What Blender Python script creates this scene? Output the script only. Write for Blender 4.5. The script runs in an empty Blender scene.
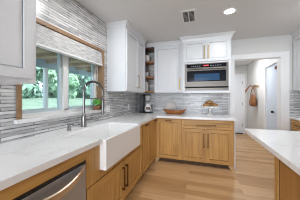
import bpy, math, random
from mathutils import Vector, Matrix
random.seed(7)
S = bpy.context.scene
COL = S.collection

# ------------------------------------------------------------------ camera, light, exposure
F, U1, V0, CX, CH = 160.0, 201.0, 97.4, 1.5, 1.28
cam_d = bpy.data.cameras.new('camera'); cam = bpy.data.objects.new('camera', cam_d); COL.objects.link(cam)
cam_d.sensor_width = 36.0; cam_d.sensor_fit = 'HORIZONTAL'
cam_d.lens = F/300*36.0
cam_d.shift_y = (V0-100.0)/300.0
cam_d.clip_start = 0.02; cam_d.clip_end = 200
cam.location = (CX, 0, CH)
cam.rotation_euler = (math.pi/2, 0, math.atan((U1-150)/F))
S.camera = cam

S.view_settings.view_transform = 'Standard'
S.view_settings.look = 'None'
S.view_settings.gamma = 1.0
S.view_settings.use_curve_mapping = False
S.view_settings.exposure = 0.86
S.cycles.use_denoising = True
S.cycles.filter_width = 1.1
S.cycles.max_bounces = 10
S.cycles.diffuse_bounces = 6
S.cycles.sample_clamp_indirect = 6.0

W = bpy.data.worlds.new('sky'); S.world = W; W.use_nodes = True
nt = W.node_tree; nt.nodes.clear()
wo = nt.nodes.new('ShaderNodeOutputWorld'); bg = nt.nodes.new('ShaderNodeBackground')
bg.inputs['Color'].default_value = (0.76, 0.84, 1.0, 1); bg.inputs['Strength'].default_value = 1.6
nt.links.new(bg.outputs[0], wo.inputs[0])

sd = bpy.data.lights.new('sun', 'SUN'); sd.energy = 5.0; sd.angle = 0.05; sd.color = (1, .96, .9)
so = bpy.data.objects.new('sun', sd); COL.objects.link(so)
so.rotation_euler = Vector((0.62, 0.0, 1.0)).to_track_quat('Z', 'Y').to_euler()

# fill light added behind the camera to brighten the faces turned towards it
dl = bpy.data.lights.new('rear_fill_light', 'AREA'); dl.shape = 'RECTANGLE'; dl.size = 1.0; dl.size_y = 2.1; dl.energy = 70; dl.color = (.86, .92, 1.0)
dlo = bpy.data.objects.new('rear_fill_light', dl); COL.objects.link(dlo); dlo.location = (1.35, -3.55, 1.25); dlo.rotation_euler = (math.radians(90), 0, 0)
CAN_POWER = 7.5
CANS = [(1.885, 2.50), (0.66, 1.55), (3.0, 2.55)]  # the last one is an unseen light added on the right
CAN_W = [4.6, 6.2, 4.0]
HALL_FILL = (2.45, 4.9)  # unseen light added to brighten the hall
HALL_POWER = 10.0

# ------------------------------------------------------------------ dimensions
YB = 3.78      # back wall
ZC = 2.50      # ceiling
XR = 3.60      # right wall
YR = -3.6      # rear, where the kitchen opens to the next room

# ------------------------------------------------------------------ mesh helpers
class M:
    def __init__(s): s.v = []; s.f = []; s.mi = []; s.sm = []
    def add(s, vs, fs, mi=0, sm=False):
        b = len(s.v); s.v += [tuple(p) for p in vs]
        for f in fs: s.f.append([b+i for i in f]); s.mi.append(mi); s.sm.append(sm)
        return s
    def box(s, x0, x1, y0, y1, z0, z1, mi=0):
        vs = [(x, y, z) for x in (x0, x1) for y in (y0, y1) for z in (z0, z1)]
        return s.add(vs, [(0,1,3,2),(4,6,7,5),(0,4,5,1),(2,3,7,6),(0,2,6,4),(1,5,7,3)], mi)
    def fbox(s, face, pos, u0, u1, z0, z1, n0, n1, mi=0):
        if face == '+x': return s.box(pos+n0, pos+n1, u0, u1, z0, z1, mi)
        if face == '-x': return s.box(pos-n1, pos-n0, u0, u1, z0, z1, mi)
        if face == '-y': return s.box(u0, u1, pos-n1, pos-n0, z0, z1, mi)
        if face == '+y': return s.box(u0, u1, pos+n0, pos+n1, z0, z1, mi)
    def tube(s, pts, r, n=10, mi=0, cap=True, sm=True):
        pts = [Vector(p) for p in pts]; k = len(pts)
        rs = r if isinstance(r, (list, tuple)) else [r]*k
        vs = []; up = None
        for i, p in enumerate(pts):
            t = (pts[min(i+1, k-1)]-pts[max(i-1, 0)]).normalized()
            if up is None:
                up = Vector((0,0,1)) if abs(t.z) < .9 else Vector((1,0,0))
            a = (up-t*up.dot(t)).normalized(); b = t.cross(a); up = a
            for j in range(n):
                th = 2*math.pi*j/n
                vs.append(p+(a*math.cos(th)+b*math.sin(th))*rs[i])
        fs = [(i*n+j, i*n+(j+1)%n, (i+1)*n+(j+1)%n, (i+1)*n+j) for i in range(k-1) for j in range(n)]
        s.add(vs, fs, mi, sm)
        if cap:
            s.add(vs[:n], [tuple(reversed(range(n)))], mi); s.add(vs[-n:], [tuple(range(n))], mi)
        return s
    def cyl(s, p0, p1, r, n=16, mi=0): return s.tube([p0, p1], r, n, mi)
    def lathe(s, c, prof, n=24, mi=0, sx=1, sy=1):
        vs = [(c[0]+r*sx*math.cos(2*math.pi*j/n), c[1]+r*sy*math.sin(2*math.pi*j/n), c[2]+z) for r, z in prof for j in range(n)]
        fs = [(i*n+j, i*n+(j+1)%n, (i+1)*n+(j+1)%n, (i+1)*n+j) for i in range(len(prof)-1) for j in range(n)]
        return s.add(vs, fs, mi, True)
    def prism(s, poly, axis, a0, a1, mi=0):
        # poly in the two other axes, extruded along axis
        def mk(p, a):
            return {'x': (a, p[0], p[1]), 'y': (p[0], a, p[1]), 'z': (p[0], p[1], a)}[axis]
        n = len(poly); vs = [mk(p, a0) for p in poly]+[mk(p, a1) for p in poly]
        fs = [(i, (i+1)%n, n+(i+1)%n, n+i) for i in range(n)]+[tuple(reversed(range(n))), tuple(range(n, 2*n))]
        return s.add(vs, fs, mi)

def wloc(o):
    p = Vector((0,0,0))
    while o is not None: p += Vector(o.location); o = o.parent
    return p

def obj(name, m, mats, parent=None, bevel=0, loc=None):
    """one mesh object; vertices are given in world coordinates"""
    if not isinstance(mats, (list, tuple)): mats = [mats]
    off = wloc(parent) if parent is not None else Vector((0,0,0))
    l = Vector(loc) if loc is not None else Vector((0,0,0))
    base = off+l
    me = bpy.data.meshes.new(name)
    me.from_pydata([tuple(Vector(v)-base) for v in m.v], [], m.f)
    for mt in mats: me.materials.append(mt)
    for p, mi, sm in zip(me.polygons, m.mi, m.sm): p.material_index = mi; p.use_smooth = sm
    me.validate(); me.update()
    import bmesh
    bm = bmesh.new(); bm.from_mesh(me); bmesh.ops.recalc_face_normals(bm, faces=bm.faces); bm.to_mesh(me); bm.free()
    o = bpy.data.objects.new(name, me); COL.objects.link(o); o.location = l
    if parent is not None: o.parent = parent
    if bevel:
        b = o.modifiers.new('bevel', 'BEVEL'); b.width = bevel; b.segments = 2; b.limit_method = 'ANGLE'
    return o
def tag(o, label=None, cat=None, group=None, kind=None):
    if label: o['label'] = label
    if cat: o['category'] = cat
    if group: o['group'] = group
    if kind: o['kind'] = kind
    return o
def thing(name, label, cat, loc, group=None):
    o = bpy.data.objects.new(name, None); COL.objects.link(o); o.location = loc; o.empty_display_size = .1
    return tag(o, label, cat, group)
def struct(name, m, mats, parent=None, bevel=0, label=None):
    o = obj(name, m, mats, parent, bevel)
    if parent is None: o['kind'] = 'structure'
    if label: o['label'] = label
    return o
def dup(root, loc, label=None, group=None):
    r = root.copy(); COL.objects.link(r); r.location = loc
    if label: r['label'] = label
    if group: r['group'] = group
    for ch in list(root.children):
        c = ch.copy(); COL.objects.link(c); c.parent = r
        for g in list(ch.children):
            d = g.copy(); COL.objects.link(d); d.parent = c
    return r

# ------------------------------------------------------------------ materials
def mat(name, col=(.8,.8,.8), rough=.5, metal=0, spec=.5, **kw):
    m = bpy.data.materials.new(name); m.use_nodes = True
    b = m.node_tree.nodes['Principled BSDF']
    b.inputs['Base Color'].default_value = (*col, 1); b.inputs['Roughness'].default_value = rough
    b.inputs['Metallic'].default_value = metal
    b.inputs['Specular IOR Level'].default_value = spec
    for k, v in kw.items(): b.inputs[k.replace('_', ' ')].default_value = v
    return m
def N(m, t, **kw):
    n = m.node_tree.nodes.new(t)
    for k, v in kw.items(): setattr(n, k, v)
    return n
def L(m, a, b): m.node_tree.links.new(a, b)
def ramp(m, fac, stops, interp='LINEAR'):
    r = N(m, 'ShaderNodeValToRGB'); r.color_ramp.interpolation = interp
    e = r.color_ramp.elements
    while len(e) < len(stops): e.new(.5)
    for el, (p, c) in zip(e, stops): el.position = p; el.color = (*c, 1)
    L(m, fac, r.inputs[0]); return r
def bsdf(m): return m.node_tree.nodes['Principled BSDF']
def coords(m, scale=(1,1,1), kind='Object'):
    tc = N(m, 'ShaderNodeTexCoord'); mp = N(m, 'ShaderNodeMapping'); mp.inputs['Scale'].default_value = scale
    if kind == 'World':
        g = N(m, 'ShaderNodeNewGeometry'); L(m, g.outputs['Position'], mp.inputs[0])
    else: L(m, tc.outputs[kind], mp.inputs[0])
    return mp.outputs[0]
def noise(m, vec, scale, detail=4, rough=.55, dist=0):
    n = N(m, 'ShaderNodeTexNoise'); n.inputs['Scale'].default_value = scale; n.inputs['Detail'].default_value = detail
    n.inputs['Roughness'].default_value = rough; n.inputs['Distortion'].default_value = dist
    L(m, vec, n.inputs['Vector']); return n.outputs['Fac']

def wood(name, scale, light, dark, rough=.42):
    m = mat(name, light, rough)
    f = noise(m, coords(m, scale, 'World'), 1.0, 5, .6, .6)
    mid = tuple((a+b)/2 for a, b in zip(light, dark))
    r = ramp(m, f, [(.30, dark), (.48, mid), (.70, light)])
    L(m, r.outputs[0], bsdf(m).inputs['Base Color'])
    return m
OL, OD = (.610, .345, .102), (.370, .185, .048)
oak = wood('honey_oak_upright', (26, 26, 1.6), OL, OD)
oak_h = wood('honey_oak_level', (1.6, 1.6, 26), OL, OD)
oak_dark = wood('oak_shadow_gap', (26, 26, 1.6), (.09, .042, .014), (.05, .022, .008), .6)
oak_foot = wood('pale_oak', (26, 26, 1.6), (.60, .40, .20), (.48, .30, .14), .5)
trim_wood = wood('stained_window_wood', (9, 9, 9), (.33, .20, .105), (.23, .13, .065), .5)
shelf_wood = wood('shelf_wood', (2, 20, 20), (.52, .23, .055), (.33, .13, .03), .4)
shelf_dark = wood('dark_shelf_wood', (2, 20, 20), (.12, .040, .014), (.06, .02, .008), .4)
bowl_wood = wood('reddish_bowl_wood', (4, 22, 22), (.42, .15, .040), (.24, .075, .02), .35)
porch_wood = wood('porch_boards', (3, .6, 3), (.58, .42, .28), (.26, .18, .12), .8)
white_cab = mat('white_cabinet_paint', (.71, .725, .75), .34)
white_trim = mat('white_trim_paint', (.82, .825, .83), .4)
white_door = mat('white_door_paint', (.80, .82, .85), .4)
vinyl = mat('white_vinyl', (.80, .80, .79), .4)
wallp = mat('warm_white_wall_paint', (.68, .675, .665), .85)
dark_wall = mat('dark_unseen_wall', (.16, .155, .15), .85)  # unseen right wall, made dark so that it bounces less light
ceilp = mat('ceiling_paint', (.69, .69, .69), .9)
steel = mat('brushed_stainless', (.155, .140, .126), .40, 1.0)
steel_dw = mat('dishwasher_stainless', (.42, .435, .46), .34, .7)
gun = mat('gunmetal', (.27, .27, .265), .30, 1.0)
brass = mat('brushed_brass', (.30, .205, .08), .38, 1.0)
bronze = mat('antique_bronze', (.15, .072, .028), .42, 1.0)
black = mat('black_plastic', (.012, .013, .015), .25)
blackglass = mat('black_oven_glass', (.008, .010, .014), .10, 0, .10)
blue_reflection = mat('oven_window_blue_reflection', (.022, .070, .15), .12, 0, .12)  # blue reflection painted into the colour of the inner window
porcelain = mat('white_fireclay', (.86, .86, .855), .14)
ceramic = mat('white_ceramic', (.82, .81, .79), .25)
grey_cer = mat('pale_grey_ceramic', (.62, .64, .65), .3)
leather = mat('tan_leather', (.23, .088, .024), .5)
leather_d = mat('dark_tan_leather', (.17, .065, .02), .55)
terracotta = mat('brown_clay_pot', (.36, .17, .09), .7)
leaf = mat('plant_leaf', (.12, .48, .07), .5)
pastry = mat('baked_crust', (.50, .27, .09), .6)
pf = noise(pastry, coords(pastry, (1,1,1), 'World'), 30, 3)
L(pastry, ramp(pastry, pf, [(.35, (.30, .13, .035)), (.7, (.66, .40, .16))]).outputs[0], bsdf(pastry).inputs['Base Color'])
coffee_m = mat('coffee', (.10, .04, .02), .3)
dark_knob = mat('dark_bronze_knob', (.03, .028, .027), .35, .6)
outlet_m = mat('white_plastic', (.80, .80, .79), .35)
slot = mat('grey_slot', (.25, .25, .25), .5)
ventm = mat('vent_white', (.70, .70, .68), .5)
vent_in = mat('vent_dark', (.02, .02, .02), .8, 0, .1)
concrete = mat('patio_concrete', (.50, .48, .45), .9)
postm = mat('painted_post', (.68, .69, .70), .6)
beamm = mat('blue_grey_beam', (.28, .38, .48), .7)
mat_dark = mat('dark_doormat', (.05, .05, .05), .9)
bark = mat('bark', (.12, .085, .06), .9)
def emis(name, col, st):
    m = mat(name, col, .5); b = bsdf(m)
    b.inputs['Emission Color'].default_value = (*col, 1); b.inputs['Emission Strength'].default_value = st
    return m
lamp_m = emis('lamp_diffuser', (1.0, .97, .92), 9.0)
red_led = emis('red_display', (.75, .05, .06), .25)
grey_led = emis('grey_legend', (.28, .31, .34), .03)
# woven shade
shade_m = mat('woven_white_fabric', (.76, .76, .75), .9)
sv = coords(shade_m, (1, 10, 85), 'World')
L(shade_m, ramp(shade_m, noise(shade_m, sv, 1.0, 3), [(.38, (.42, .42, .42)), (.58, (.66, .66, .66))]).outputs[0], bsdf(shade_m).inputs['Base Color'])
# quartz
quartz = mat('white_quartz', (.88, .88, .88), .13)
qv = coords(quartz, (1,1,1), 'World')
qn = noise(quartz, qv, 1.3, 6, .6, 1.2)
q = ramp(quartz, qn, [(.485, (.88, .88, .88)), (.500, (.76, .76, .755)), (.515, (.88, .88, .88))])
L(quartz, q.outputs[0], bsdf(quartz).inputs['Base Color'])
# stone sill
stone = mat('pale_stone', (.66, .66, .66), .4)
L(stone, ramp(stone, noise(stone, coords(stone, (6, 2, 6), 'World'), 3, 5), [(.3, (.62, .62, .62)), (.65, (.80, .80, .79))]).outputs[0], bsdf(stone).inputs['Base Color'])
# marble disc
marble = mat('speckled_marble', (.70, .66, .62), .3)
L(marble, ramp(marble, noise(marble, coords(marble, (1,1,1), 'World'), 60, 3), [(.35, (.55, .49, .45)), (.6, (.84, .79, .75))]).outputs[0], bsdf(marble).inputs['Base Color'])

# strip mosaic: rows run level on every wall (a = horizontal axis of that wall)
def tile(name, axis, k=1.0):
    m = mat(name, (.6,.6,.6), .25)
    g = N(m, 'ShaderNodeNewGeometry'); sp = N(m, 'ShaderNodeSeparateXYZ'); L(m, g.outputs['Position'], sp.inputs[0])
    cb = N(m, 'ShaderNodeCombineXYZ'); L(m, sp.outputs[axis], cb.inputs['X']); L(m, sp.outputs['Z'], cb.inputs['Y'])
    br = N(m, 'ShaderNodeTexBrick'); L(m, cb.outputs[0], br.inputs['Vector'])
    br.offset = .37; br.squash = 1.0
    br.inputs['Color1'].default_value = (0,0,0,1); br.inputs['Color2'].default_value = (1,1,1,1)
    br.inputs['Mortar'].default_value = (.5,.5,.5,1); br.inputs['Scale'].default_value = 1
    br.inputs['Mortar Size'].default_value = .0048; br.inputs['Mortar Smooth'].default_value = .25
    br.inputs['Brick Width'].default_value = .42; br.inputs['Row Height'].default_value = .030
    r = ramp(m, br.outputs['Color'], [(0, (.46*k,.455*k,.45*k)), (.15, (.56*k,.555*k,.55*k)), (.42, (.65*k,.645*k,.64*k)), (.70, (.74*k,.735*k,.73*k))], 'CONSTANT')
    mx = N(m, 'ShaderNodeMix', data_type='RGBA'); mx.blend_type = 'MULTIPLY'; mx.inputs[0].default_value = .55
    nz = ramp(m, noise(m, coords(m, (6, 6, 34), 'World'), 1.0, 4), [(.3, (.52,.52,.52)), (.62, (1.06,1.06,1.06))])
    L(m, r.outputs[0], mx.inputs[6]); L(m, nz.outputs[0], mx.inputs[7])
    # thin strips of darker glass between the wide strips, darker and lighter along their length
    ds = ramp(m, noise(m, coords(m, (7, 7, 20), 'World'), 1.0, 2), [(.36, (.10*k,.105*k,.115*k)), (.66, (.50*k,.51*k,.52*k))])
    m2 = N(m, 'ShaderNodeMix', data_type='RGBA'); L(m, br.outputs['Fac'], m2.inputs[0])
    L(m, mx.outputs[2], m2.inputs[6]); L(m, ds.outputs[0], m2.inputs[7])
    L(m, m2.outputs[2], bsdf(m).inputs['Base Color'])
    return m
tile_y = tile('grey_strip_mosaic_side', 'Y')
tile_x = tile('grey_strip_mosaic_back', 'X')

# oak floor planks along X
floor_m = mat('oak_planks', (.45,.27,.15), .38)
g = N(floor_m, 'ShaderNodeNewGeometry')
br = N(floor_m, 'ShaderNodeTexBrick'); L(floor_m, g.outputs['Position'], br.inputs['Vector'])
br.offset = .43
br.inputs['Color1'].default_value = (0,0,0,1); br.inputs['Color2'].default_value = (1,1,1,1)
br.inputs['Mortar'].default_value = (.3,.3,.3,1); br.inputs['Scale'].default_value = 1
br.inputs['Mortar Size'].default_value = .0015; br.inputs['Mortar Smooth'].default_value = .2
br.inputs['Brick Width'].default_value = 1.3; br.inputs['Row Height'].default_value = .12
fr_ = ramp(floor_m, br.outputs['Color'], [(0, (.42,.235,.098)), (.35, (.52,.31,.145)), (1, (.63,.41,.22))])
fn = ramp(floor_m, noise(floor_m, coords(floor_m, (2.2, 30, 1), 'World'), 1.0, 5, .6, .5), [(.3, (.78,.76,.74)), (.65, (1.08,1.08,1.08))])
mx = N(floor_m, 'ShaderNodeMix', data_type='RGBA'); mx.blend_type = 'MULTIPLY'; mx.inputs[0].default_value = .8
L(floor_m, fr_.outputs[0], mx.inputs[6]); L(floor_m, fn.outputs[0], mx.inputs[7])
L(floor_m, mx.outputs[2], bsdf(floor_m).inputs['Base Color'])

# lawn
lawn_m = mat('lawn', (.3,.45,.2), .95)
L(lawn_m, ramp(lawn_m, noise(lawn_m, coords(lawn_m, (1,1,1), 'World'), .9, 6), [(.35, (.125,.175,.12)), (.65, (.20,.25,.185))]).outputs[0], bsdf(lawn_m).inputs['Base Color'])
leafs = []
for i, (a, b) in enumerate([((.14,.27,.18), (.36,.52,.38)), ((.12,.25,.19), (.32,.48,.38)), ((.18,.34,.19), (.44,.60,.40))]):
    m = mat('tree_leaf_%s' % 'abc'[i], b, .8)
    L(m, ramp(m, noise(m, coords(m, (1,1,1), 'World'), 1.7, 4), [(.35, a), (.65, b)]).outputs[0], bsdf(m).inputs['Base Color'])
    leafs.append(m)
# window glass: clear, thin
glass = bpy.data.materials.new('window_glass'); glass.use_nodes = True
gt = glass.node_tree; gt.nodes.clear()
o_ = gt.nodes.new('ShaderNodeOutputMaterial'); ms = gt.nodes.new('ShaderNodeMixShader'); tr = gt.nodes.new('ShaderNodeBsdfTransparent')
gl = gt.nodes.new('ShaderNodeBsdfGlossy'); gl.inputs['Roughness'].default_value = .02
tr.inputs['Color'].default_value = (.86, .95, .97, 1); ms.inputs[0].default_value = .06
gt.links.new(tr.outputs[0], ms.inputs[1]); gt.links.new(gl.outputs[0], ms.inputs[2]); gt.links.new(ms.outputs[0], o_.inputs[0])
jar_glass = mat('jar_glass', (.85,.88,.88), .08, Transmission_Weight=.7)

# ------------------------------------------------------------------ room shell
struct('floor', M().box(0, XR, YR, 6.42, -.12, 0), floor_m)
struct('ceiling', M().box(-.16, XR+.15, YR, YB+.12, ZC, ZC+.12), ceilp)
struct('ceiling_hall', M().box(1.95, 3.2, YB+.12, 6.55, 2.41, 2.55), wallp)
WY0, WY1, WZ0, WZ1 = .989, 2.185, 1.06, 2.0     # window opening
m = M().box(-.16, 0, YR, WY0, -.12, ZC).box(-.16, 0, WY1, YB+.12, -.12, ZC).box(-.16, 0, WY0, WY1, -.12, WZ0).box(-.16, 0, WY0, WY1, WZ1, ZC)
struct('wall_left', m, tile_y)
OX0, OX1, OZ = 2.16, 3.0, 2.09                  # cased opening to the hall
m = M().box(0, OX0, YB, YB+.12, -.12, ZC).box(OX0, OX1, YB, YB+.12, OZ, ZC).box(OX1, XR, YB, YB+.12, -.12, ZC)
struct('wall_back', m, wallp)
struct('wall_right', M().box(XR, XR+.15, YR, YB+.12, -.12, ZC), dark_wall)
m = M().box(0, 2.055, YB-.010, YB, .90, 1.42).box(0, .52, YB-.010, YB, 1.42, ZC-.02)
struct('wall_backsplash', m, tile_x)
struct('wall_backsplash_right', M().box(3.135, XR, YB-.010, YB, .90, 1.42), tile_x)
# hall
struct('wall_hall_far', M().box(1.95, 3.2, 6.42, 6.55, -.12, 2.41), wallp)
HX = 3.05
DY0, DY1 = 4.04, 4.70                           # hall side door
m = M().box(HX, HX+.12, YB+.12, DY0, -.12, 2.41).box(HX, HX+.12, DY1, 6.42, -.12, 2.41).box(HX, HX+.12, DY0, DY1, 2.03, 2.41)
struct('wall_hall_right', m, wallp)
struct('wall_hall_left', M().box(1.95, 2.07, YB+.12, 6.42, -.12, 2.41), wallp)
# casing of the opening (kitchen face) and its jamb lining
m = M().box(2.085, OX0, YB-.022, YB-.0005, 0, 2.175).box(OX1, 3.128, YB-.022, YB-.0005, 0, 2.175).box(OX0, OX1, YB-.022, YB-.0005, OZ, 2.175)
m.box(OX0-.0, OX0+.015, YB-.022, YB+.135, 0, OZ-.015).box(OX1-.015, OX1, YB-.022, YB+.135, 0, OZ-.015).box(OX0, OX1, YB-.022, YB+.135, OZ-.015, OZ)
struct('trim_1', m, white_trim)
# hall door at the far end
dr = struct('door_1', M().box(2.28, 2.90, 6.385, 6.42, .02, 2.03), white_door)
d2 = M()
for z0, z1 in ((.15, .78), (.92, 1.45), (1.55, 1.93)):
    for x0 in (2.37, 2.62):
        d2.box(x0, x0+.19, 6.378, 6.3855, z0, z1)
obj('panel', d2, white_door, dr)
obj('door_knob', M().lathe((2.34, 6.345, .95), [(0, -.028), (.028, 0), (0, .028)], 12).cyl((2.34, 6.345, .95), (2.34, 6.385, .95), .012), dark_knob, dr)
hm = M()
for z in (.3, 1.05, 1.8): hm.box(2.885, 2.903, 6.374, 6.386, z-.05, z+.05)
obj('hinge', hm, slot, dr)
m = M().box(2.20, 2.28, 6.375, 6.42, 0, 2.11).box(2.90, 2.98, 6.375, 6.42, 0, 2.11).box(2.28, 2.90, 6.375, 6.42, 2.03, 2.11)
struct('trim_2', m, white_trim)
struct('trim_3', M().box(2.28, 2.90, 6.30, 6.375, 0, .025), mat_dark, label='dark door threshold')
# side door in the hall
dr = struct('door_2', M().box(HX+.025, HX+.06, DY0, DY1, .01, 2.03), mat('white_door_bluish_light', (.62, .68, .78), .4))  # bluish light on this white door is put into its colour
obj('door_knob', M().lathe((HX-.012, 4.30, .95), [(0, -.030), (.022, -.022), (.032, 0), (.022, .022), (0, .030)], 12).cyl((HX-.012, 4.30, .95), (HX+.026, 4.30, .95), .012), dark_knob, dr)
obj('door_hook', M().box(HX+.012, HX+.026, 4.14, 4.24, 1.90, 1.975).box(HX-.008, HX+.012, 4.16, 4.18, 1.91, 1.93), bronze, dr)
m = M().box(HX-.02, HX-.0005, DY0-.09, DY0, 0, 2.12).box(HX-.02, HX-.0005, DY1, DY1+.09, 0, 2.12).box(HX-.02, HX-.0005, DY0, DY1, 2.03, 2.12)
m.box(HX, HX+.115, DY0-.0, DY0+.012, 0, 2.03).box(HX, HX+.115, DY1-.012, DY1, 0, 2.03)
struct('trim_4', m, white_trim)
struct('baseboard_hall', M().box(HX-.014, HX-.0005, DY1+.09, 6.42, 0, .10).box(2.98, HX-.014, 6.406, 6.4195, 0, .10), white_trim)

# ------------------------------------------------------------------ kitchen window
m = M()
fx0, fx1 = -.135, -.085
m.box(fx0, fx1, WY0, WY0+.04, WZ0+.03, WZ1).box(fx0, fx1, WY1-.055, WY1, WZ0+.03, WZ1)
m.box(fx0, fx1, WY0+.04, WY1-.055, WZ0+.03, WZ0+.065).box(fx0, fx1, WY0+.04, WY1-.055, WZ1-.05, WZ1)
m.box(fx0-.0, fx1+.01, 1.515, 1.585, WZ0+.065, WZ1-.05)
win = struct('window_1', m, vinyl)
def sash(y0, y1, x0, x1):
    z0, z1 = WZ0+.065, WZ1-.05; w = .038
    s = M().box(x0, x1, y0, y0+w, z0, z1).box(x0, x1, y1-w, y1, z0, z1).box(x0, x1, y0+w, y1-w, z0, z0+w).box(x0, x1, y0+w, y1-w, z1-w-.05, z1)
    so_ = obj('sash', s, mat_sash, win)
    xm = (x0+x1)/2
    obj('pane', M().box(xm-.002, xm+.002, y0+w, y1-w, z0+w, z1-w-.05), glass, so_)
mat_sash = mat('white_vinyl_teal_shade', (.52, .63, .67), .4)  # teal shade on the white sashes is painted into their colour
sash(WY0+.041, 1.514, -.130, -.100)
sash(1.586, WY1-.056, -.130, -.100)
obj('latch', M().box(-.075, -.050, 1.53, 1.57, WZ0+.068, WZ0+.085), slot, win)
# wood jamb lining and casing
ct = .016
m = M().box(-.16, 0, WY1-.012, WY1, WZ0+.03, WZ1-.012).box(-.16, 0, WY0, WY0+.008, WZ0+.03, WZ1-.012).box(-.16, 0, WY0, WY1, WZ1-.012, WZ1)
m.v = [(max(x, -.084), y, z) for x, y, z in m.v]
m.box(.0005, ct, WY1-.012, 2.235, WZ0+.03, WZ1+.038).box(.0005, ct, .953, WY0+.001, WZ0+.03, WZ1+.038).box(.0005, ct, WY0+.001, WY1-.012, WZ1-.003, WZ1+.038)
struct('trim_5', m, trim_wood, label='stained wood window casing')
m = M().box(-.135, .001, WY0, WY1, WZ0, WZ0+.03).box(.001, .042, .93, 2.26, WZ0-.005, WZ0+.03)
struct('trim_6', m, stone, bevel=.004, label='pale stone window sill')

# ------------------------------------------------------------------ ceiling fittings
def can(x, y, z, label, group='recessed ceiling lights', power=CAN_POWER):
    t = thing('recessed_light', label, 'ceiling light', (x, y, z), group)
    obj('trim_ring', M().lathe((x, y, z), [(.066, -.001), (.070, -.006), (.088, -.004), (.090, 0)], 28), white_trim, t)
    obj('diffuser', M().lathe((x, y, z), [(.0, -.004), (.067, -.003)], 28), lamp_m, t)
    ld = bpy.data.lights.new('lamp', 'AREA'); ld.shape = 'DISK'; ld.size = .13; ld.energy = power; ld.color = (.96, .98, 1)
    lo = bpy.data.objects.new('lamp', ld); COL.objects.link(lo); lo.parent = t; lo.location = (0, 0, -.009)
    return t
for i, (x, y) in enumerate(CANS):
    can(x, y, ZC, power=CAN_W[i], label='bright round recessed light in the kitchen ceiling, right of the square vent' if i == 0 else 'round recessed kitchen ceiling light outside the picture')
can(HALL_FILL[0], HALL_FILL[1], 2.41, 'added round light in the low hall ceiling, hidden by the doorway header', 'recessed ceiling lights', HALL_POWER)
vx, vy = 1.325, 2.48
t = thing('ceiling_vent', 'white louvred air vent set in the ceiling', 'vent', (vx, vy, ZC))
a, b = .11, .20
m = M().box(vx-a, vx+a, vy-b, vy-b+.04, ZC-.010, ZC).box(vx-a, vx+a, vy+b-.04, vy+b, ZC-.010, ZC).box(vx-a, vx-a+.03, vy-b+.04, vy+b-.04, ZC-.010, ZC).box(vx+a-.03, vx+a, vy-b+.04, vy+b-.04, ZC-.010, ZC)
obj('frame', m, ventm, t)
obj('duct', M().box(vx-a+.03, vx+a-.03, vy-b+.04, vy+b-.04, ZC-.002, ZC-.0005), vent_in, t)
m = M()
for i in range(9):
    y = vy-b+.06+i*.034
    m.add([(vx-a+.03, y, ZC-.009), (vx+a-.03, y, ZC-.009), (vx+a-.03, y+.016, ZC-.003), (vx-a+.03, y+.016, ZC-.003),
           (vx-a+.03, y, ZC-.007), (vx+a-.03, y, ZC-.007), (vx+a-.03, y+.016, ZC-.001), (vx-a+.03, y+.016, ZC-.001)],
          [(0,1,2,3),(7,6,5,4),(0,4,5,1),(2,6,7,3),(1,5,6,2),(0,3,7,4)])
m.box(vx-.006, vx+.006, vy-b+.04, vy+b-.04, ZC-.010, ZC-.004)
obj('louvre', m, ventm, t)

# ------------------------------------------------------------------ cabinet helpers
def shaker(face, pos, u0, u1, z0, z1, fr=.06, t=.022):
    m = M()
    m.fbox(face, pos, u0, u0+fr, z0, z1, 0, t, 0).fbox(face, pos, u1-fr, u1, z0, z1, 0, t, 0)
    m.fbox(face, pos, u0+fr, u1-fr, z0, z0+fr, 0, t, 1).fbox(face, pos, u0+fr, u1-fr, z1-fr, z1, 0, t, 1)
    g_ = .008
    m.fbox(face, pos, u0+fr+g_, u1-fr-g_, z0+fr+g_, z1-fr-g_, 0, t-.010, 0)
    return m
def pull(face, pos, u, z, ln, vert, mt, parent, w=.012):
    m = M(); n = .034
    if vert:
        m.fbox(face, pos, u-w/2, u+w/2, z-ln/2, z+ln/2, n-.010, n)
        for s in (-1, 1): m.fbox(face, pos, u-w/2-.002, u+w/2+.002, z+s*(ln/2-.010)-.008, z+s*(ln/2-.010)+.008, 0, n-.010)
    else:
        m.fbox(face, pos, u-ln/2, u+ln/2, z-w/2, z+w/2, n-.010, n)
        for s in (-1, 1): m.fbox(face, pos, u+s*(ln/2-.010)-.008, u+s*(ln/2-.010)+.008, z-w/2-.002, z+w/2+.002, 0, n-.010)
    return obj('handle', m, mt, parent)
def crown(path, zb, zt, proj):
    """crown moulding swept along an open path of (x, y), outward = left-hand normal given per corner"""
    prof = [(.0, zb), (.010, zb), (.014, zb+.012), (proj*.45, zb+(zt-zb)*.5), (proj-.008, zt-.018), (proj, zt-.014), (proj, zt), (0, zt)]
    m = M(); n = len(prof); vs = []
    for (x, y, ox, oy) in path:
        for d, z in prof: vs.append((x+ox*d, y+oy*d, z))
    k = len(path)
    fs = [(i*n+j, i*n+(j+1)%n, (i+1)*n+(j+1)%n, (i+1)*n+j) for i in range(k-1) for j in range(n)]
    fs += [tuple(range(n)), tuple(reversed(range((k-1)*n, k*n)))]
    return m.add(vs, fs)
W2 = [white_cab, white_cab]; O2 = [oak, oak_h]
ZU0, ZU1, ZT = 1.38, 2.40, 2.425

# upper cabinet nearest the camera, left wall
t = thing('wall_cabinet', 'white wall cabinet left of the window, its corner cut by the picture edge', 'cabinet', (0.17, .4, ZU0))
obj('carcass', M().box(.001, .34, -.35, .869, ZU0, ZT), white_cab, t)
obj('door', shaker('+x', .34, .30, .835, 1.412, 2.395, .063), W2, t)
d = obj('door', shaker('+x', .34, -.32, .295, 1.412, 2.395, .063), W2, t)
pull('+x', .36, .255, 1.56, .24, True, brass, d, .017)
obj('crown', crown([(0.001, .869, 0, 1), (.34, .869, 1, 1), (.34, -.35, 1, 0)], ZT-.005, ZC-.001, .05), white_cab, t)
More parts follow.
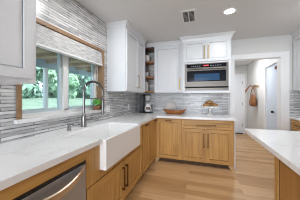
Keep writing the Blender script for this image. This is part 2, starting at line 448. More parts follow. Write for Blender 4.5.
# upper cabinet by the corner, left wall
cy0, cy1 = 2.335, 3.245
t = thing('wall_cabinet', 'white wall cabinet right of the window with a plain end panel', 'cabinet', (.17, 2.8, ZU0))
obj('carcass', M().box(.001, .34, cy0, cy1, ZU0, ZT), white_cab, t)
d = obj('door', shaker('+x', .34, cy0+.018, 2.85, 1.395, 2.40, .06), W2, t)
pull('+x', .36, 2.805, 1.575, .245, True, brass, d, .017)
obj('door', shaker('+x', .34, 2.854, cy1-.01, 1.395, 2.40, .06), W2, t)
obj('crown', crown([(0.001, cy0, 0, -1), (.34, cy0, 1, -1), (.34, cy1, 1, 0)], ZT-.005, ZC-.001, .055), white_cab, t)
# upper cabinet on the back wall
bx0, bx1, by = .496, 1.140, 3.48
t = thing('wall_cabinet', 'white wall cabinet with one tall door, left of the microwave', 'cabinet', (.82, 3.6, ZU0))
obj('carcass', M().box(bx0, bx1, by, YB-.011, ZU0, ZT), white_cab, t)
d = obj('door', shaker('-y', by, bx0+.008, bx1-.012, 1.395, 2.40, .06), W2, t)
pull('-y', by-.02, bx1-.075, 1.565, .25, True, brass, d, .017)
obj('crown', crown([(.02, by, 0, -1), (bx1, by, 0, -1)], ZT-.005, ZC-.001, .05).box(.02, bx0, by+.0005, by+.022, 2.408, ZC-.001), white_cab, t)

# microwave cabinet
mx0, mx1, my = 1.142, 2.040, 3.32
t = thing('microwave_cabinet', 'white wall cabinet holding the microwave, two small doors above it', 'cabinet', (1.59, 3.55, 1.37))
m = M().box(mx0, mx0+.045, my, YB-.011, 1.37, ZT).box(mx1-.045, mx1, my, YB-.011, 1.37, ZT)
m.box(mx0+.045, mx1-.045, my, YB-.011, 1.37, 1.425).box(mx0+.045, mx1-.045, my, YB-.011, 1.955, ZT).box(mx0+.045, mx1-.045, YB-.03, YB-.011, 1.425, 1.955)
obj('carcass', m, white_cab, t)
xm = 1.592
d = obj('door', shaker('-y', my, mx0+.02, xm-.002, 1.985, 2.40, .055), W2, t)
pull('-y', my-.02, xm-.032, 2.165, .25, True, brass, d, .017)
d = obj('door', shaker('-y', my, xm+.002, mx1-.02, 1.985, 2.40, .055), W2, t)
pull('-y', my-.02, xm+.040, 2.165, .25, True, brass, d, .017)
obj('crown', crown([(mx0, YB-.011, -1, 0), (mx0, my, -1, -1), (mx1, my, 1, -1), (mx1, YB-.011, 1, 0)], ZT-.03, ZC-.001, .06), white_cab, t)
t = thing('microwave', 'built-in stainless microwave oven with a black glass door', 'microwave', (1.59, 3.5, 1.4255))
ax0, ax1 = mx0+.047, mx1-.047; fy = my
obj('body', M().box(ax0, ax1, fy+.002, fy+.38, 1.4255, 1.952), black, t)
m = M().box(ax0, ax1, fy-.018, fy+.002, 1.4255, 1.464).box(ax0, ax1, fy-.018, fy+.002, 1.494, 1.545)
m.box(ax0, ax0+.035, fy-.018, fy+.002, 1.545, 1.952).box(ax1-.035, ax1, fy-.018, fy+.002, 1.545, 1.952).box(ax0+.035, ax1-.035, fy-.018, fy+.002, 1.935, 1.952)
obj('trim_frame', m, steel, t)
obj('vent_slot', M().box(ax0+.01, ax1-.01, fy-.012, fy+.002, 1.4645, 1.4935), vent_in, t)
p = obj('control_panel', M().box(ax0+.035, ax1-.035, fy-.020, fy+.002, 1.868, 1.935), blackglass, t)
obj('display', M().box(1.545, 1.640, fy-.0215, fy-.020, 1.892, 1.914), red_led, p, )
for q0, st in ((1.31, .038), (1.67, .042)):
    m = M()
    for k in range(5): m.box(q0+st*k, q0+.025+st*k, fy-.0212, fy-.020, 1.893, 1.903)
    tag(obj('key_legend', m, grey_led, p), kind='stuff')
d = obj('door', M().box(ax0+.035, ax1-.035, fy-.020, fy+.002, 1.547, 1.592, 0).box(ax0+.035, ax1-.035, fy-.020, fy+.002, 1.806, 1.866, 0)
        .box(ax0+.035, ax0+.042, fy-.020, fy+.002, 1.592, 1.806).box(ax1-.042, ax1-.035, fy-.020, fy+.002, 1.592, 1.806), steel, t)
obj('door_glass', M().box(ax0+.042, ax1-.042, fy-.0195, fy+.002, 1.593, 1.805), blackglass, d)
bpy.data.objects[d.children[0].name].location = (0, -.001, 0)
obj('window', M().box(1.375, 1.835, fy-.0225, fy-.0205, 1.612, 1.742), blue_reflection, d)
m = M().tube([(ax0+.06, fy-.052, 1.838), (ax1-.06, fy-.052, 1.838)], .012, 12)
for x in (ax0+.08, ax1-.08): m.cyl((x, fy-.020, 1.838), (x, fy-.050, 1.838), .009)
obj('handle', m, steel, d)

# open corner shelves
SH = [(1.400, .024, shelf_wood), (1.722, .024, shelf_wood), (2.068, .024, shelf_wood), (2.375, .03, shelf_dark)]
lab = ['lowest honey wood corner shelf, level with the cabinet bottoms', 'second honey wood corner shelf from the bottom, a pale cup on it', 'third honey wood corner shelf, white bowls on it', 'dark topmost wooden shelf of the corner niche']
for (z, th, mt), lb in zip(SH, lab):
    tag(obj('corner_shelf', M().box(.001, .494, 3.43, YB-.011, z, z+th), mt, None, .002), lb, 'shelf', 'open corner shelves')

# ------------------------------------------------------------------ base cabinets, left run
XF, ZB, ZK = .62, .078, .875      # carcass face, bottom of carcass, top
YF = 3.115
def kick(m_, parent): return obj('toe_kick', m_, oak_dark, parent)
t = thing('base_cabinet', 'oak base cabinet left of the dishwasher, cut off by the picture edge', 'cabinet', (.3, .1, 0))
obj('carcass', M().box(.001, XF, -.35, .452, ZB, ZK), oak, t)
d = obj('door', shaker('+x', XF, -.34, .44, ZB+.01, .86), O2, t); pull('+x', XF+.02, .40, .68, .2, True, bronze, d)
kick(M().box(.02, XF-.05, -.35, .452, 0, ZB), t)
# dishwasher
t = thing('dishwasher', 'stainless dishwasher with a bowed handle under the counter', 'dishwasher', (.3, .76, 0))
obj('tub', M().box(.03, XF-.002, .462, 1.040, .02, .785), black, t)
obj('control_strip', M().box(XF-.002, XF+.018, .462, 1.040, .764, .788), black, t)
d = obj('door', M().box(XF-.002, XF+.022, .462, 1.040, .09, .763), steel_dw, t, .002)
obj('badge', M().cyl((XF+.0222, 1.012, .74), (XF+.0235, 1.012, .74), .006), vinyl, d)
# bowed handle: two ends at the top of the door, sagging and standing out in the middle
vs = []; K = 20
for i in range(K+1):
    a = -1+2*i/K; q_ = 1-a*a
    y = .752+a*.262; x = XF+.022+.005+.045*q_**.8; z = .752-.054*q_
    for dx, dz in ((0, .012+.006*q_), (.010, .010+.004*q_), (.010, -.020-.006*q_), (0, -.022-.006*q_)): vs.append((x+dx-.006, y, z+dz))
fs = [(i*4+j, i*4+(j+1)%4, (i+1)*4+(j+1)%4, (i+1)*4+j) for i in range(K) for j in range(4)]+[(0,1,2,3), (K*4+3, K*4+2, K*4+1, K*4)]
m = M().add(vs, fs)
for y in (.50, 1.004): m.box(XF+.0221, XF+.03, y-.015, y+.015, .735, .76)
obj('handle', m, mat('satin_champagne_steel', (.66, .58, .49), .28, 1.0), d)
obj('kick_plate', M().box(XF-.06, XF-.05, .462, 1.040, .0, .088), black, t)
# wooden rail that runs over the dishwasher
tag(obj('filler_rail', M().box(XF-.05, XF+.018, .455, 1.048, .7895, ZK), oak_h), 'narrow oak rail over the dishwasher, under the counter edge', 'rail')

# sink base
SY0, SY1 = 1.225, 2.065
t = thing('sink_cabinet', 'oak sink base cabinet with two doors below the white sink', 'cabinet', (.3, 1.68, 0))
m = M().box(.001, XF, 1.050, 1.068, ZB, ZK).box(.001, XF, 2.300, 2.318, ZB, ZK).box(.001, XF, 1.068, 2.300, ZB, ZB+.018)
m.box(.001, .012, 1.068, 2.300, ZB+.018, ZK)
m.box(XF-.02, XF, 1.068, SY0-.003, ZB+.018, ZK).box(XF-.02, XF, SY1+.003, 2.300, ZB+.018, ZK).box(XF-.02, XF, SY0-.003, SY1+.003, .555, .622)
obj('carcass', m, oak, t)
obj('stile', M().box(XF, XF+.018, 1.050, SY0-.003, .555, ZK).box(XF, XF+.018, SY1+.003, 2.318, .555, ZK).box(XF, XF+.018, SY0-.003, SY1+.003, .555, .622), oak, t)
d = obj('door', shaker('+x', XF, 1.062, 1.690, ZB+.008, .545, .065), O2, t); pull('+x', XF+.02, 1.655, .35, .26, True, bronze, d, .018)
d = obj('door', shaker('+x', XF, 1.696, 2.306, ZB+.008, .545, .065), O2, t); pull('+x', XF+.02, 1.735, .35, .26, True, bronze, d, .018)
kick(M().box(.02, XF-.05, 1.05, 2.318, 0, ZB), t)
# narrow cabinet and blind corner
t = thing('base_cabinet', 'narrow oak base cabinet between the sink and the inside corner', 'cabinet', (.3, 2.5, 0))
obj('carcass', M().box(.001, XF, 2.3185, 2.672, ZB, ZK), oak, t)
d = obj('door', shaker('+x', XF, 2.335, 2.665, ZB+.008, .862, .055), O2, t); pull('+x', XF+.02, 2.50, .828, .11, False, bronze, d, .018)
kick(M().box(.02, XF-.05, 2.3185, 2.672, 0, ZB), t)
t = thing('corner_cabinet', 'oak corner base cabinet with a door on each side of the inside corner', 'cabinet', (.4, 3.3, 0))
obj('carcass', M().box(.001, XF, 2.6725, YB-.012, ZB, ZK).box(XF, 1.150, YF, YB-.012, ZB, ZK), oak, t)
d = obj('door', shaker('+x', XF, 2.680, YF-.026, ZB+.008, .862, .055), O2, t); pull('+x', XF+.02, 3.02, .828, .11, False, bronze, d, .018)
d = obj('door', shaker('-y', YF, XF+.026, 1.147, ZB+.008, .862, .065), O2, t); pull('-y', YF-.02, .895, .828, .12, False, bronze, d, .018)
kick(M().box(.02, XF-.05, 2.6725, YB-.012, 0, ZB).box(XF-.05, 1.150, YF+.05, YB-.012, 0, ZB), t)
obj('foot', M().prism([(XF+.005, 0), (XF+.055, 0), (XF+.10, ZB), (XF+.005, ZB)], 'y', YF-.015, YF+.01), oak_foot, t)
# back-run drawer cabinet
ex = 2.055
t = thing('drawer_cabinet', 'oak base cabinet with one wide drawer above two doors', 'cabinet', (1.6, 3.45, 0))
obj('carcass', M().box(1.1505, ex, YF, YB-.012, ZB, ZK), oak, t)
d = obj('drawer', shaker('-y', YF, 1.154, 2.022, .702, .860, .042), [oak_h, oak_h], t); pull('-y', YF-.02, 1.590, .770, .34, False, bronze, d, .018)
d = obj('door', shaker('-y', YF, 1.154, 1.578, ZB+.012, .695, .062), O2, t); pull('-y', YF-.02, 1.548, .49, .25, True, bronze, d, .018)
d = obj('door', shaker('-y', YF, 1.584, 2.022, ZB+.012, .695, .062), O2, t); pull('-y', YF-.02, 1.622, .49, .25, True, bronze, d, .018)
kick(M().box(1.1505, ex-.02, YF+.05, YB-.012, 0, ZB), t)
obj('foot', M().prism([(ex-.055, 0), (ex-.005, 0), (ex-.002, ZB), (ex-.10, ZB)], 'y', YF-.015, YF+.01), oak_foot, t)
# white end panel
tag(obj('end_panel', M().box(ex+.0005, 2.0835, YF+.06, YB-.0125, 0, ZK), white_cab), 'white panel closing the right end of the oak base cabinets', 'panel')

# countertop (one slab around the corner, cut out for the sink)
CE, CT = .672, .915
SBX = .20
m = M().box(.001, CE, -.35, SY0, .8755, CT).box(.001, SBX, SY0, SY1, .8755, CT).box(.001, CE, SY1, 3.065, .8755, CT).box(.001, 2.083, 3.065, YB-.0105, .8755, CT)
tag(obj('countertop', m, quartz), 'white quartz countertop running round the corner with a sink cut-out', 'countertop')
# apron-front sink
ax = .702; wt = .022; s0, s1 = SY0+.002, SY1-.002; zt = .905; zb = .630; bx = SBX+.002
ozb = .66
m = M()
outer = [(bx, s0), (ax, s0), (ax, s1), (bx, s1)]; inner = [(bx+wt, s0+wt), (ax-.03, s0+wt), (ax-.03, s1-wt), (bx+wt, s1-wt)]
vs = [(x, y, z) for z in (zb, zt) for x, y in outer]+[(x, y, zt) for x, y in inner]+[(x+(.015 if x < .5 else -.015), y+(.015 if y < 1.6 else -.015), ozb+.02) for x, y in inner]
fs = [(0,1,2,3)]+[(i, (i+1)%4, 4+(i+1)%4, 4+i) for i in range(4)]+[(4+i, 4+(i+1)%4, 8+(i+1)%4, 8+i) for i in range(4)]+[(8+i, 8+(i+1)%4, 12+(i+1)%4, 12+i) for i in range(4)]+[(12,13,14,15)]
t = thing('farmhouse_sink', 'white apron-front sink set in the counter under the window', 'sink', (.45, 1.645, zb))
obj('basin', m.add(vs, fs), porcelain, t, .006)
obj('drain', M().lathe((.44, 1.645, ozb+.0205), [(0, .002), (.04, .002), (.045, 0)], 16), gun, t)

# ------------------------------------------------------------------ faucet and soap pump
fxx, fyy = .105, 1.655
t = thing('faucet', 'grey pull-down faucet with a tall spring arch behind the sink', 'faucet', (fxx, fyy, CT))
obj('base', M().lathe((fxx, fyy, CT), [(0, 0), (.036, 0), (.036, .012), (.030, .02), (.031, .03), (.030, .13), (.018, .165), (0, .165)], 20), gun, t)
top = 1.36
pts = [(fxx, fyy, CT+.16), (fxx, fyy, top)]
R_ = .203
arc = [(fxx, fyy+R_-R_*math.cos(math.pi*k/16), top+.135*math.sin(math.pi*k/16)) for k in range(17)]
obj('riser', M().tube(pts, .0145, 12), gun, t)
sp = obj('spout_arch', M().tube(arc+[(fxx, fyy+2*R_, 1.30)], .0115, 10), gun, t)
m = M()
for k in range(60):
    a = k/59; i = a*16; i0 = min(int(i), 15); p0 = Vector(arc[i0]).lerp(Vector(arc[i0+1]), i-i0); tg = (Vector(arc[i0+1])-Vector(arc[i0])).normalized()
    m.tube([p0-tg*.0022, p0+tg*.0022], .0165, 10)
obj('spring', m, gun, sp)
hx = fyy+2*R_
obj('spray_head', M().lathe((fxx, hx, 1.02), [(0, 0), (.020, 0), (.022, .03), (.017, .09), (.015, .20), (.013, .285), (0, .285)], 16), gun, t)
obj('docking_arm', M().tube([(fxx, fyy, 1.265), (fxx, hx-.014, 1.265)], .008, 8).lathe((fxx, hx, 1.252), [(.017, 0), (.024, 0), (.024, .028), (.017, .028)], 14), gun, t)
obj('lever', M().tube([(fxx+.02, fyy, 1.0), (fxx+.05, fyy+.02, 1.0), (fxx+.055, fyy+.10, 1.01)], [.010, .009, .006], 8), gun, t)
t = thing('soap_dispenser', 'short grey soap pump left of the faucet', 'soap dispenser', (.105, 1.42, CT))
obj('collar', M().lathe((.105, 1.42, CT), [(0, 0), (.024, 0), (.024, .008), (.017, .014), (.017, .045), (0, .045)], 16), gun, t)
obj('nozzle', M().lathe((.105, 1.42, CT+.045), [(.010, 0), (.010, .012), (.020, .014), (.020, .030), (0, .032)], 14).tube([(.12, 1.42, CT+.068), (.165, 1.42, CT+.064)], .007, 8), gun, t)

# ------------------------------------------------------------------ roman shade and sill plant
t = thing('roman_shade', 'white woven roman shade pulled up at the top of the window', 'blind', (-.03, 1.58, 1.80))
m = M(); y0, y1 = WY0+.012, WY1-.016
for k in range(6):
    z = 1.985-k*.031; m.box(-.012-.004*(k % 2), .010+.003*k, y0, y1, z-.033, z)
obj('fabric', m, shade_m, t, .003)
obj('hem_bar', M().box(-.035, .028, y0, y1, 1.776, 1.798), white_trim, t, .004)
obj('cord', M().cyl((-.03, y1-.05, 1.775), (-.03, y1-.05, 1.50), .003, 6).lathe((-.03, y1-.05, 1.46), [(0, 0), (.010, .005), (.005, .04), (0, .045)], 8), outlet_m, t)
px, py, pz = -.020, 2.085, WZ0+.03
t = thing('potted_plant', 'small bright green plant in a brown pot on the window sill', 'plant', (px, py, pz))
obj('pot', M().lathe((px, py, pz), [(0, 0), (.040, 0), (.048, .050), (.050, .058), (.044, .058), (.040, .048), (0, .048)], 18), terracotta, t)
m = M(); rnd = random.Random(3)
for k in range(240):
    th = rnd.uniform(0, 6.283); ph = rnd.uniform(-.25, 1.4); r = .068*rnd.uniform(.6, 1.05)
    c = Vector((px+r*math.cos(ph)*math.cos(th)*.9, py+r*math.cos(ph)*math.sin(th)*1.15, pz+.098+r*math.sin(ph)*.95))
    c.x = max(c.x, -.075)
    n = (c-Vector((px, py, pz+.06))).normalized(); a = n.orthogonal().normalized(); b = n.cross(a); s_ = rnd.uniform(.009, .015)
    m.add([c-a*s_, c+b*s_*.6+n*.004, c+a*s_+n*.006, c-b*s_*.6], [(0,1,2,3)])
obj('foliage', m, leaf, t)
obj('stem', M().cyl((px, py, pz+.050), (px, py, pz+.09), .008, 8), leaf, t)

# ------------------------------------------------------------------ outlets
def outlet(y, z, label, w=.075):
    t = thing('outlet', label, 'outlet', (0.0005, y, z), 'outlets on the tiled wall')
    obj('cover_plate', M().box(.0005, .007, y-w/2, y+w/2, z-.058, z+.058), outlet_m, t, .002)
    for s in (-1, 1):
        m = M().box(.007, .0074, y-.016, y+.016, z+s*.024-.015, z+s*.024+.015)
        for e in (-1, 1): m.box(.0074, .0078, y+e*.007-.002, y+e*.007+.002, z+s*.024-.007, z+s*.024+.007, 1)
        obj('socket', m, [outlet_m, slot], t)
outlet(2.36, 1.085, 'white outlet plate on the grey tile just right of the potted plant', .10)
outlet(3.17, 1.075, 'white outlet plate on the grey tile left of the coffee maker')

# ------------------------------------------------------------------ things on the back counter
kx, ky = .165, 3.60
t = thing('coffee_maker', 'black coffee maker on the counter in the tiled corner', 'coffee maker', (kx, ky, CT))
obj('base', M().box(kx-.06, kx+.24, ky-.08, ky+.09, CT, CT+.025), black, t, .004)
obj('tower', M().box(kx-.06, kx+.03, ky-.07, ky+.09, CT+.025, CT+.44), mat('dark_grey_metal', (.07, .072, .075), .3, .5), t, .004)
obj('brew_head', M().box(kx+.03, kx+.18, ky-.06, ky+.08, CT+.405, CT+.44), black, t, .004)
b_ = obj('brew_basket', M().lathe((kx+.13, ky, CT+.28), [(0, 0), (.035, 0), (.062, .12), (.065, .124), (0, .124)], 20), grey_cer, t)
obj('basket_handle', M().tube([(kx+.19, ky-.02, CT+.38), (kx+.22, ky-.03, CT+.37), (kx+.215, ky-.03, CT+.31), (kx+.17, ky-.02, CT+.31)], .007, 8), grey_cer, b_)
cz = CT+.026
t = thing('carafe', 'white jug with a brown patch standing on the coffee maker base', 'carafe', (kx+.145, ky, cz))
obj('body', M().lathe((kx+.145, ky, cz), [(0, 0), (.075, 0), (.092, .05), (.086, .12), (.060, .175), (.058, .19), (.05, .19), (.05, .17), (0, .16)], 24), ceramic, t)
obj('emblem', M().lathe((kx+.145, ky, cz), [(.0925, .055), (.0885, .115)], 24), coffee_m, t)
e = bpy.data.objects['emblem']
# keep only the quarter of the band that faces the room
import bmesh
bm = bmesh.new(); bm.from_mesh(e.data)
bmesh.ops.delete(bm, geom=[f for f in bm.faces if not (f.calc_center_median().y < -.055 and -.03 < f.calc_center_median().x < .06)], context='FACES'); bm.to_mesh(e.data); bm.free()
obj('handle', M().tube([(kx+.19, ky-.04, cz+.165), (kx+.245, ky-.08, cz+.15), (kx+.255, ky-.085, cz+.09), (kx+.215, ky-.05, cz+.04)], .009, 8), black, t)

# marble disc leaning on the tile
dx_, dr_ = .822, .128
t0 = M(); c0 = Vector((dx_, 3.700, CT+dr_+.001)); ax_ = Vector((0, 1, .22)).normalized()
e1 = Vector((1, 0, 0)); e2 = ax_.cross(e1).normalized(); nseg = 36
if e2.z < 0: e2 = -e2
vs = [c0+s*ax_*.008+(e1*math.cos(2*math.pi*j/nseg)+e2*math.sin(2*math.pi*j/nseg))*dr_ for s in (-1, 1) for j in range(nseg)]
t0.add(vs, [(j, (j+1)%nseg, nseg+(j+1)%nseg, nseg+j) for j in range(nseg)]+[tuple(range(nseg)), tuple(reversed(range(nseg, 2*nseg)))])
zmin = min(v[2] for v in t0.v); ymax = max(v[1] for v in t0.v)
t0.v = [(x, y+(YB-.0115-ymax), z+CT+.0008-zmin) for x, y, z in t0.v]
tag(obj('serving_board', t0, marble, None, .002, (dx_, 3.72, CT)), 'round speckled marble board leaning on the backsplash behind the wooden bowl', 'board')
# dough bowl
bx_, by_ = .945, 3.50
prof = [(0, 0), (.55, 0), (.80, .035), (.95, .075), (1.0, .088), (.97, .090), (.90, .070), (.72, .030), (.0, .018)]
m = M(); n = 40; vs = []
for r, z in prof:
    for j in range(n):
        th = 2*math.pi*j/n; c_, s_ = math.cos(th), math.sin(th)
        sx = .265*(abs(c_)**.85)*(1 if c_ > 0 else -1); sy = .105*(abs(s_)**.85)*(1 if s_ > 0 else -1)
        vs.append((bx_+sx*r, by_+sy*r, CT+.0005+z*(1+.28*abs(c_)**4)))
m.add(vs, [(i*n+j, i*n+(j+1)%n, (i+1)*n+(j+1)%n, (i+1)*n+j) for i in range(len(prof)-1) for j in range(n)], 0, True)
tag(obj('dough_bowl', m, bowl_wood, None, 0, (bx_, by_, CT)), 'long reddish-brown wooden bowl on the back counter', 'bowl')
m = M().lathe((1.00, 3.50, CT+.024), [(0, 0), (.035, 0), (.055, .04), (.058, .072), (.052, .072), (.045, .02), (0, .012)], 20)
tag(obj('dish', m, mat('slate_grey_ceramic', (.22, .25, .28), .4), None, 0, (1.0, 3.5, CT+.026)), 'small slate grey dish sitting inside the long wooden bowl', 'dish')
# cake stand
sx_, sy_ = 1.680, 3.55
t = thing('cake_stand', 'white scalloped cake stand with pastries on the back counter', 'cake stand', (sx_, sy_, CT))
obj('pedestal', M().lathe((sx_, sy_, CT+.0003), [(0, 0), (.075, 0), (.075, .006), (.045, .018), (.026, .035), (.020, .085), (.026, .145), (.055, .163), (0, .163)], 28), ceramic, t)
m = M().lathe((sx_, sy_, CT+.1635), [(0, 0), (.14, .002), (.168, -.010), (.174, -.008), (.172, .018), (.164, .020), (.157, .014), (0, .012)], 112)
vv = []
for x, y, z in m.v:                                  # scalloped, slightly drooping edge
    r = math.hypot(x-sx_, y-sy_); th = math.atan2(y-sy_, x-sx_); w_ = math.cos(14*th)
    if r > .16: k_ = 1+.022*w_; x = sx_+(x-sx_)*k_; y = sy_+(y-sy_)*k_
    if r > .166 and z < CT+.16: z -= .007*w_
    vv.append((x, y, z))
m.v = vv
obj('plate', m, ceramic, t)
def croissant(cx, cy, cz, ang, s, label):
    pts = []; rs = []
    for k in range(13):
        a = -1+k/6; th = a*1.15
        pts.append((.075*math.sin(th), .075*math.cos(th)-.055, 0)); rs.append((.033*(1-abs(a)**1.8)+.007)*(1+.08*(k % 2)))
    m = M().tube(pts, rs, 10); zm = min(v[2] for v in m.v)
    ca, sa = math.cos(ang), math.sin(ang)
    m.v = [(cx+s*(x*ca-y*sa), cy+s*(x*sa+y*ca), cz+s*(z-zm)*.85) for x, y, z in m.v]
    return tag(obj('croissant', m, pastry, None, 0, (cx, cy, cz)), label, 'croissant', 'pastries on the cake stand')
pzt = CT+.1635+.0135
croissant(sx_-.078, sy_-.045, pzt, .3, .95, 'brown croissant at the left side of the cake stand')
croissant(sx_+.082, sy_-.035, pzt, -.4, .95, 'brown croissant at the right side of the cake stand')
croissant(sx_+.000, sy_+.090, pzt, 3.0, .95, 'brown croissant at the back of the cake stand')
croissant(sx_-.01, sy_-.005, pzt+.050, 0.1, 1.1, 'brown croissant on top of the pastry pile')

# ------------------------------------------------------------------ dishes on the corner shelves
def bowl(x, y, z, r, label, group, mt=ceramic):
    m = M().lathe((x, y, z), [(0, 0), (.5*r, 0), (.52*r, .006), (.86*r, .035), (r, .062), (.96*r, .062), (.8*r, .036), (.45*r, .012), (0, .010)], 24)
    return tag(obj('bowl', m, mt, None, 0, (x, y, z)), label, 'bowl', group)
zs = SH[2][0]+SH[2][1]
for k, lb in enumerate(['lowest white bowl of the stack on the upper corner shelf', 'second white bowl from the bottom of the shelf stack', 'third white bowl from the bottom of the shelf stack', 'topmost white bowl of the stack on the upper corner shelf']):
    bowl(.275, 3.55, zs+.0005+k*.030, .098, lb, 'white bowls stacked on the shelf')
zs = SH[1][0]+SH[1][1]
t = thing('cup', 'pale cup on the middle corner shelf', 'cup', (.275, 3.53, zs))
obj('body', M().lathe((.275, 3.53, zs+.0003), [(0, 0), (.05, 0), (.062, .03), (.066, .12), (.060, .12), (.055, .03), (0, .012)], 20), grey_cer, t)
obj('handle', M().tube([(.215, 3.53, zs+.09), (.185, 3.53, zs+.085), (.185, 3.53, zs+.045), (.218, 3.53, zs+.035)], .007, 8), grey_cer, t)
zs = SH[0][0]+SH[0][1]
t = thing('canister', 'tall white canister on the lowest corner shelf', 'canister', (.265, 3.54, zs))
obj('body', M().lathe((.265, 3.54, zs+.0003), [(0, 0), (.060, 0), (.064, .01), (.064, .19), (0, .19)], 20), ceramic, t)
obj('lid', M().lathe((.265, 3.54, zs+.1905), [(0, 0), (.066, 0), (.066, .018), (.014, .024), (.018, .045), (0, .05)], 20), ceramic, t)

# ------------------------------------------------------------------ right-hand cabinets
t = thing('wall_cabinet', 'white wall cabinet at the right edge of the picture', 'cabinet', (3.4, 3.0, ZU0))
rx = 3.195
obj('carcass', M().box(rx, XR-.001, 2.3, YB-.0115, 1.40, ZT), white_cab, t)
obj('door', shaker('-x', rx, 3.24, YB-.045, 1.415, 2.40, .06), W2, t)
obj('door', shaker('-x', rx, 2.74, 3.235, 1.415, 2.40, .06), W2, t)
obj('door', shaker('-x', rx, 2.31, 2.735, 1.415, 2.40, .06), W2, t)
obj('crown', crown([(rx, YB-.0115, -1, 0), (rx, 2.3, -1, 0)], ZT-.005, ZC-.001, .05), white_cab, t)
t = thing('base_cabinet', 'oak base cabinet beyond the island at the right edge', 'cabinet', (3.4, 3.0, 0))
rb = 3.165
obj('carcass', M().box(rb, XR-.001, 2.3, YB-.0235, ZB, ZK), oak, t)
for y0_, y1_ in ((3.20, YB-.05), (2.76, 3.19), (2.32, 2.75)):
    d = obj('door', shaker('-x', rb, y0_, y1_, ZB+.01, .66, .06), O2, t); pull('-x', rb-.02, y0_+.05, .5, .2, True, bronze, d)
    d = obj('drawer', shaker('-x', rb, y0_, y1_, .68, .86, .045), [oak_h, oak_h], t); pull('-x', rb-.02, (y0_+y1_)/2, .77, .2, False, bronze, d)
kick(M().box(rb+.05, XR-.02, 2.3, YB-.0235, 0, ZB), t)
tag(obj('countertop', M().box(3.130, XR-.001, 2.28, YB-.0235, .8755, CT), quartz), 'white quartz countertop on the oak cabinet at the right edge', 'countertop')

# ------------------------------------------------------------------ island
ix0, ix1, iy1 = 1.985, 3.0, 2.135
t = thing('kitchen_island', 'oak island base with a framed end panel at bottom right', 'island', (2.4, .5, 0))
bx0_, by1_ = 2.035, 1.455
obj('carcass', M().box(bx0_+.012, ix1-.10, -.9, by1_-.012, 0, .8745), oak, t)
obj('side_panel', M().box(bx0_+.004, bx0_+.012, -.9, by1_-.075, .0, .8745), wood('amber_oak_panel', (26, 26, 1.6), (.46, .225, .065), (.34, .155, .042)), t)
obj('corner_post', M().box(bx0_, bx0_+.055, by1_-.055, by1_, 0, .8745), oak, t)
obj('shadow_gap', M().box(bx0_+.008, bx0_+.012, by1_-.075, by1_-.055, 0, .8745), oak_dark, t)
obj('back_panel', M().box(bx0_+.055, ix1-.10, by1_-.012, by1_-.004, 0, .8745), oak, t)
tag(obj('island_top', M().box(ix0, ix1, -.95, iy1, .875, CT), quartz, None, .003), 'white quartz island top overhanging at its far end', 'countertop')

# ------------------------------------------------------------------ hall: coat hook and bag
t = thing('coat_hook', 'pale wooden hook rail on the hall wall with a tan bag on it', 'hook', (HX, 5.5, 1.60))
obj('rail', M().box(HX-.018, HX-.0005, 5.20, 5.74, 1.585, 1.63), oak_foot, t)
for y in (5.30, 5.42, 5.67): obj('peg', M().tube([(HX-.018, y, 1.608), (HX-.075, y, 1.622)], .010, 8), brass, t)
t = thing('shoulder_bag', 'tan leather shoulder bag hanging from the hall hook', 'bag', (HX-.09, 5.42, 1.0))
m = M(); prof = [(1.02, .13, .050), (1.05, .17, .070), (1.15, .175, .075), (1.28, .165, .055), (1.36, .15, .030)]
n = 20; vs = []
for z, ry, rx_ in prof:
    for j in range(n):
        th = 2*math.pi*j/n; c_, s_ = math.cos(th), math.sin(th)
        vs.append((HX-.095+rx_*abs(c_)**.7*(1 if c_ > 0 else -1), 5.42+ry*abs(s_)**.7*(1 if s_ > 0 else -1), z+.006*math.sin(5*th)))
fs = [(i*n+j, i*n+(j+1)%n, (i+1)*n+(j+1)%n, (i+1)*n+j) for i in range(len(prof)-1) for j in range(n)]+[tuple(reversed(range(n))), tuple(range((len(prof)-1)*n, len(prof)*n))]
obj('body', m.add(vs, fs, 0, True), leather, t)
m = M()
for e in (-.03, .03):
    m.tube([(HX-.095+e, 5.30, 1.34), (HX-.085+e*.6, 5.36, 1.52), (HX-.062, 5.42, 1.644), (HX-.085+e*.6, 5.48, 1.52), (HX-.095+e, 5.54, 1.34)], .010, 8)
obj('strap', m, leather_d, t)
t = thing('scarf', 'short brown scarf hanging off the far end of the hall hook rail', 'scarf', (HX-.12, 5.68, 1.5))
m = M().tube([(HX-.060, 5.67, 1.643), (HX-.10, 5.68, 1.638), (HX-.15, 5.69, 1.58), (HX-.20, 5.70, 1.50), (HX-.225, 5.70, 1.43)], [.014, .018, .024, .026, .014], 8)
obj('cloth', m, leather, t)

# ------------------------------------------------------------------ outside: porch, lawn, trees
GZ = 1.22
gm = M().prism([(40, -.5), (40, -.32), (-4, -.32), (-9, .42), (-14, 1.06), (-20, GZ), (-60, GZ), (-60, -.5)], 'y', -30, 70)
tag(obj('ground', gm, lawn_m), None, None, None, 'structure')
tag(obj('patio', M().box(-3.3, -.17, -2, 6, -.32, -.14), concrete), None, None, None, 'structure')
t = thing('porch_roof', 'brown boarded porch roof seen through the top of the window', 'porch roof', (-1.7, 2, 2.36))
m = M().box(-3.3, -.17, -2.2, 6.3, 2.44, 2.50)
obj('boards', m, porch_wood, t)
for y in [-1.8+k*.62 for k in range(13)]: obj('rafter', M().box(-3.1, -.17, y, y+.05, 2.34, 2.44), porch_wood, t)
obj('edge_beam', M().box(-3.22, -3.10, -2.2, 6.3, 2.20, 2.44), beamm, t)
for y, lb in ((3.80, 'white porch post seen through the left pane of the window'), (6.05, 'white porch post at the far corner of the porch'), (.6, 'white porch post hidden behind the near wall cabinet')):
    tp = thing('porch_post', lb, 'post', (-3.16, y, -.14), 'porch posts')
    obj('shaft', M().box(-3.21, -3.11, y-.05, y+.05, -.14, 2.1995), postm, tp)
    obj('foot', M().box(-3.23, -3.09, y-.07, y+.07, -.14, -.04), postm, tp)

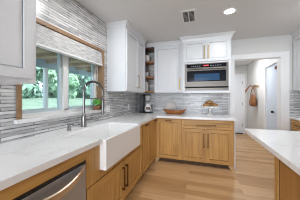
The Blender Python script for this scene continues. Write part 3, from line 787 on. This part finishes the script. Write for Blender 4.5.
def tree(x, y, h, r, k, label):
    z0 = GZ-.10; rnd = random.Random(int(x*31+y*17))
    t = thing('tree', label, 'tree', (x, y, z0), 'trees beyond the lawn')
    pts = [(x, y, z0), (x+.1, y, z0+h*.3), (x-.05, y+.1, z0+h*.6), (x, y, z0+h*.85)]
    obj('trunk', M().tube(pts, [.22, .17, .11, .04], 8), bark, t)
    m = M()
    blobs = [(x+rnd.uniform(-.6, .6)*r, y+rnd.uniform(-.6, .6)*r, z0+h*(.07+.88*(_q+.5)/20), r*rnd.uniform(.35, .6)) for _q in range(20)]
    for bx, by__, bz, br_ in blobs:
        for _ in range(190):
            d = Vector((rnd.gauss(0, 1), rnd.gauss(0, 1), rnd.gauss(0, 1))).normalized()*br_*rnd.uniform(.6, 1.05)
            c = Vector((bx, by__, bz))+d; nrm = (d.normalized()+Vector((rnd.uniform(-.6, .6), rnd.uniform(-.6, .6), rnd.uniform(-.2, .8)))).normalized()
            a = nrm.orthogonal().normalized(); b = nrm.cross(a); s_ = rnd.uniform(.24, .42)
            m.add([c-a*s_-b*s_*.5, c+a*s_-b*s_*.5, c+a*s_*.8+b*s_*.6, c-a*s_*.8+b*s_*.6], [(0,1,2,3)])
    obj('crown', m, leafs[k], t)
TREES = [(-18, 12.4, 8.5, 2.35, 0, 'leafy tree nearest the left edge of the window view'),
         (-18, 18.6, 8.5, 2.35, 2, 'bright green tree just left of the window mullion'),
         (-18, 24.8, 8.5, 2.45, 1, 'dense blue-green tree in the right-hand pane'),
         (-26, 18, 8.5, 2.75, 1, 'blue-green tree behind the white porch post'),
         (-26, 25, 8.5, 2.75, 2, 'light green tree just right of the window mullion'),
         (-26, 32, 8.5, 2.75, 0, 'tall tree in the middle of the right-hand pane'),
         (-26, 39, 9, 2.75, 2, 'light green tree beside the faucet arch'),
         (-36, 26, 10, 3.3, 0, 'distant tree low behind the left pane'),
         (-36, 34, 10, 3.3, 1, 'distant tree behind the window mullion'),
         (-36, 42, 10, 3.3, 0, 'distant tree in the middle of the right-hand pane'),
         (-36, 50, 10, 3.3, 1, 'distant tree at the right end of the window view')]
for a in TREES: tree(*a)
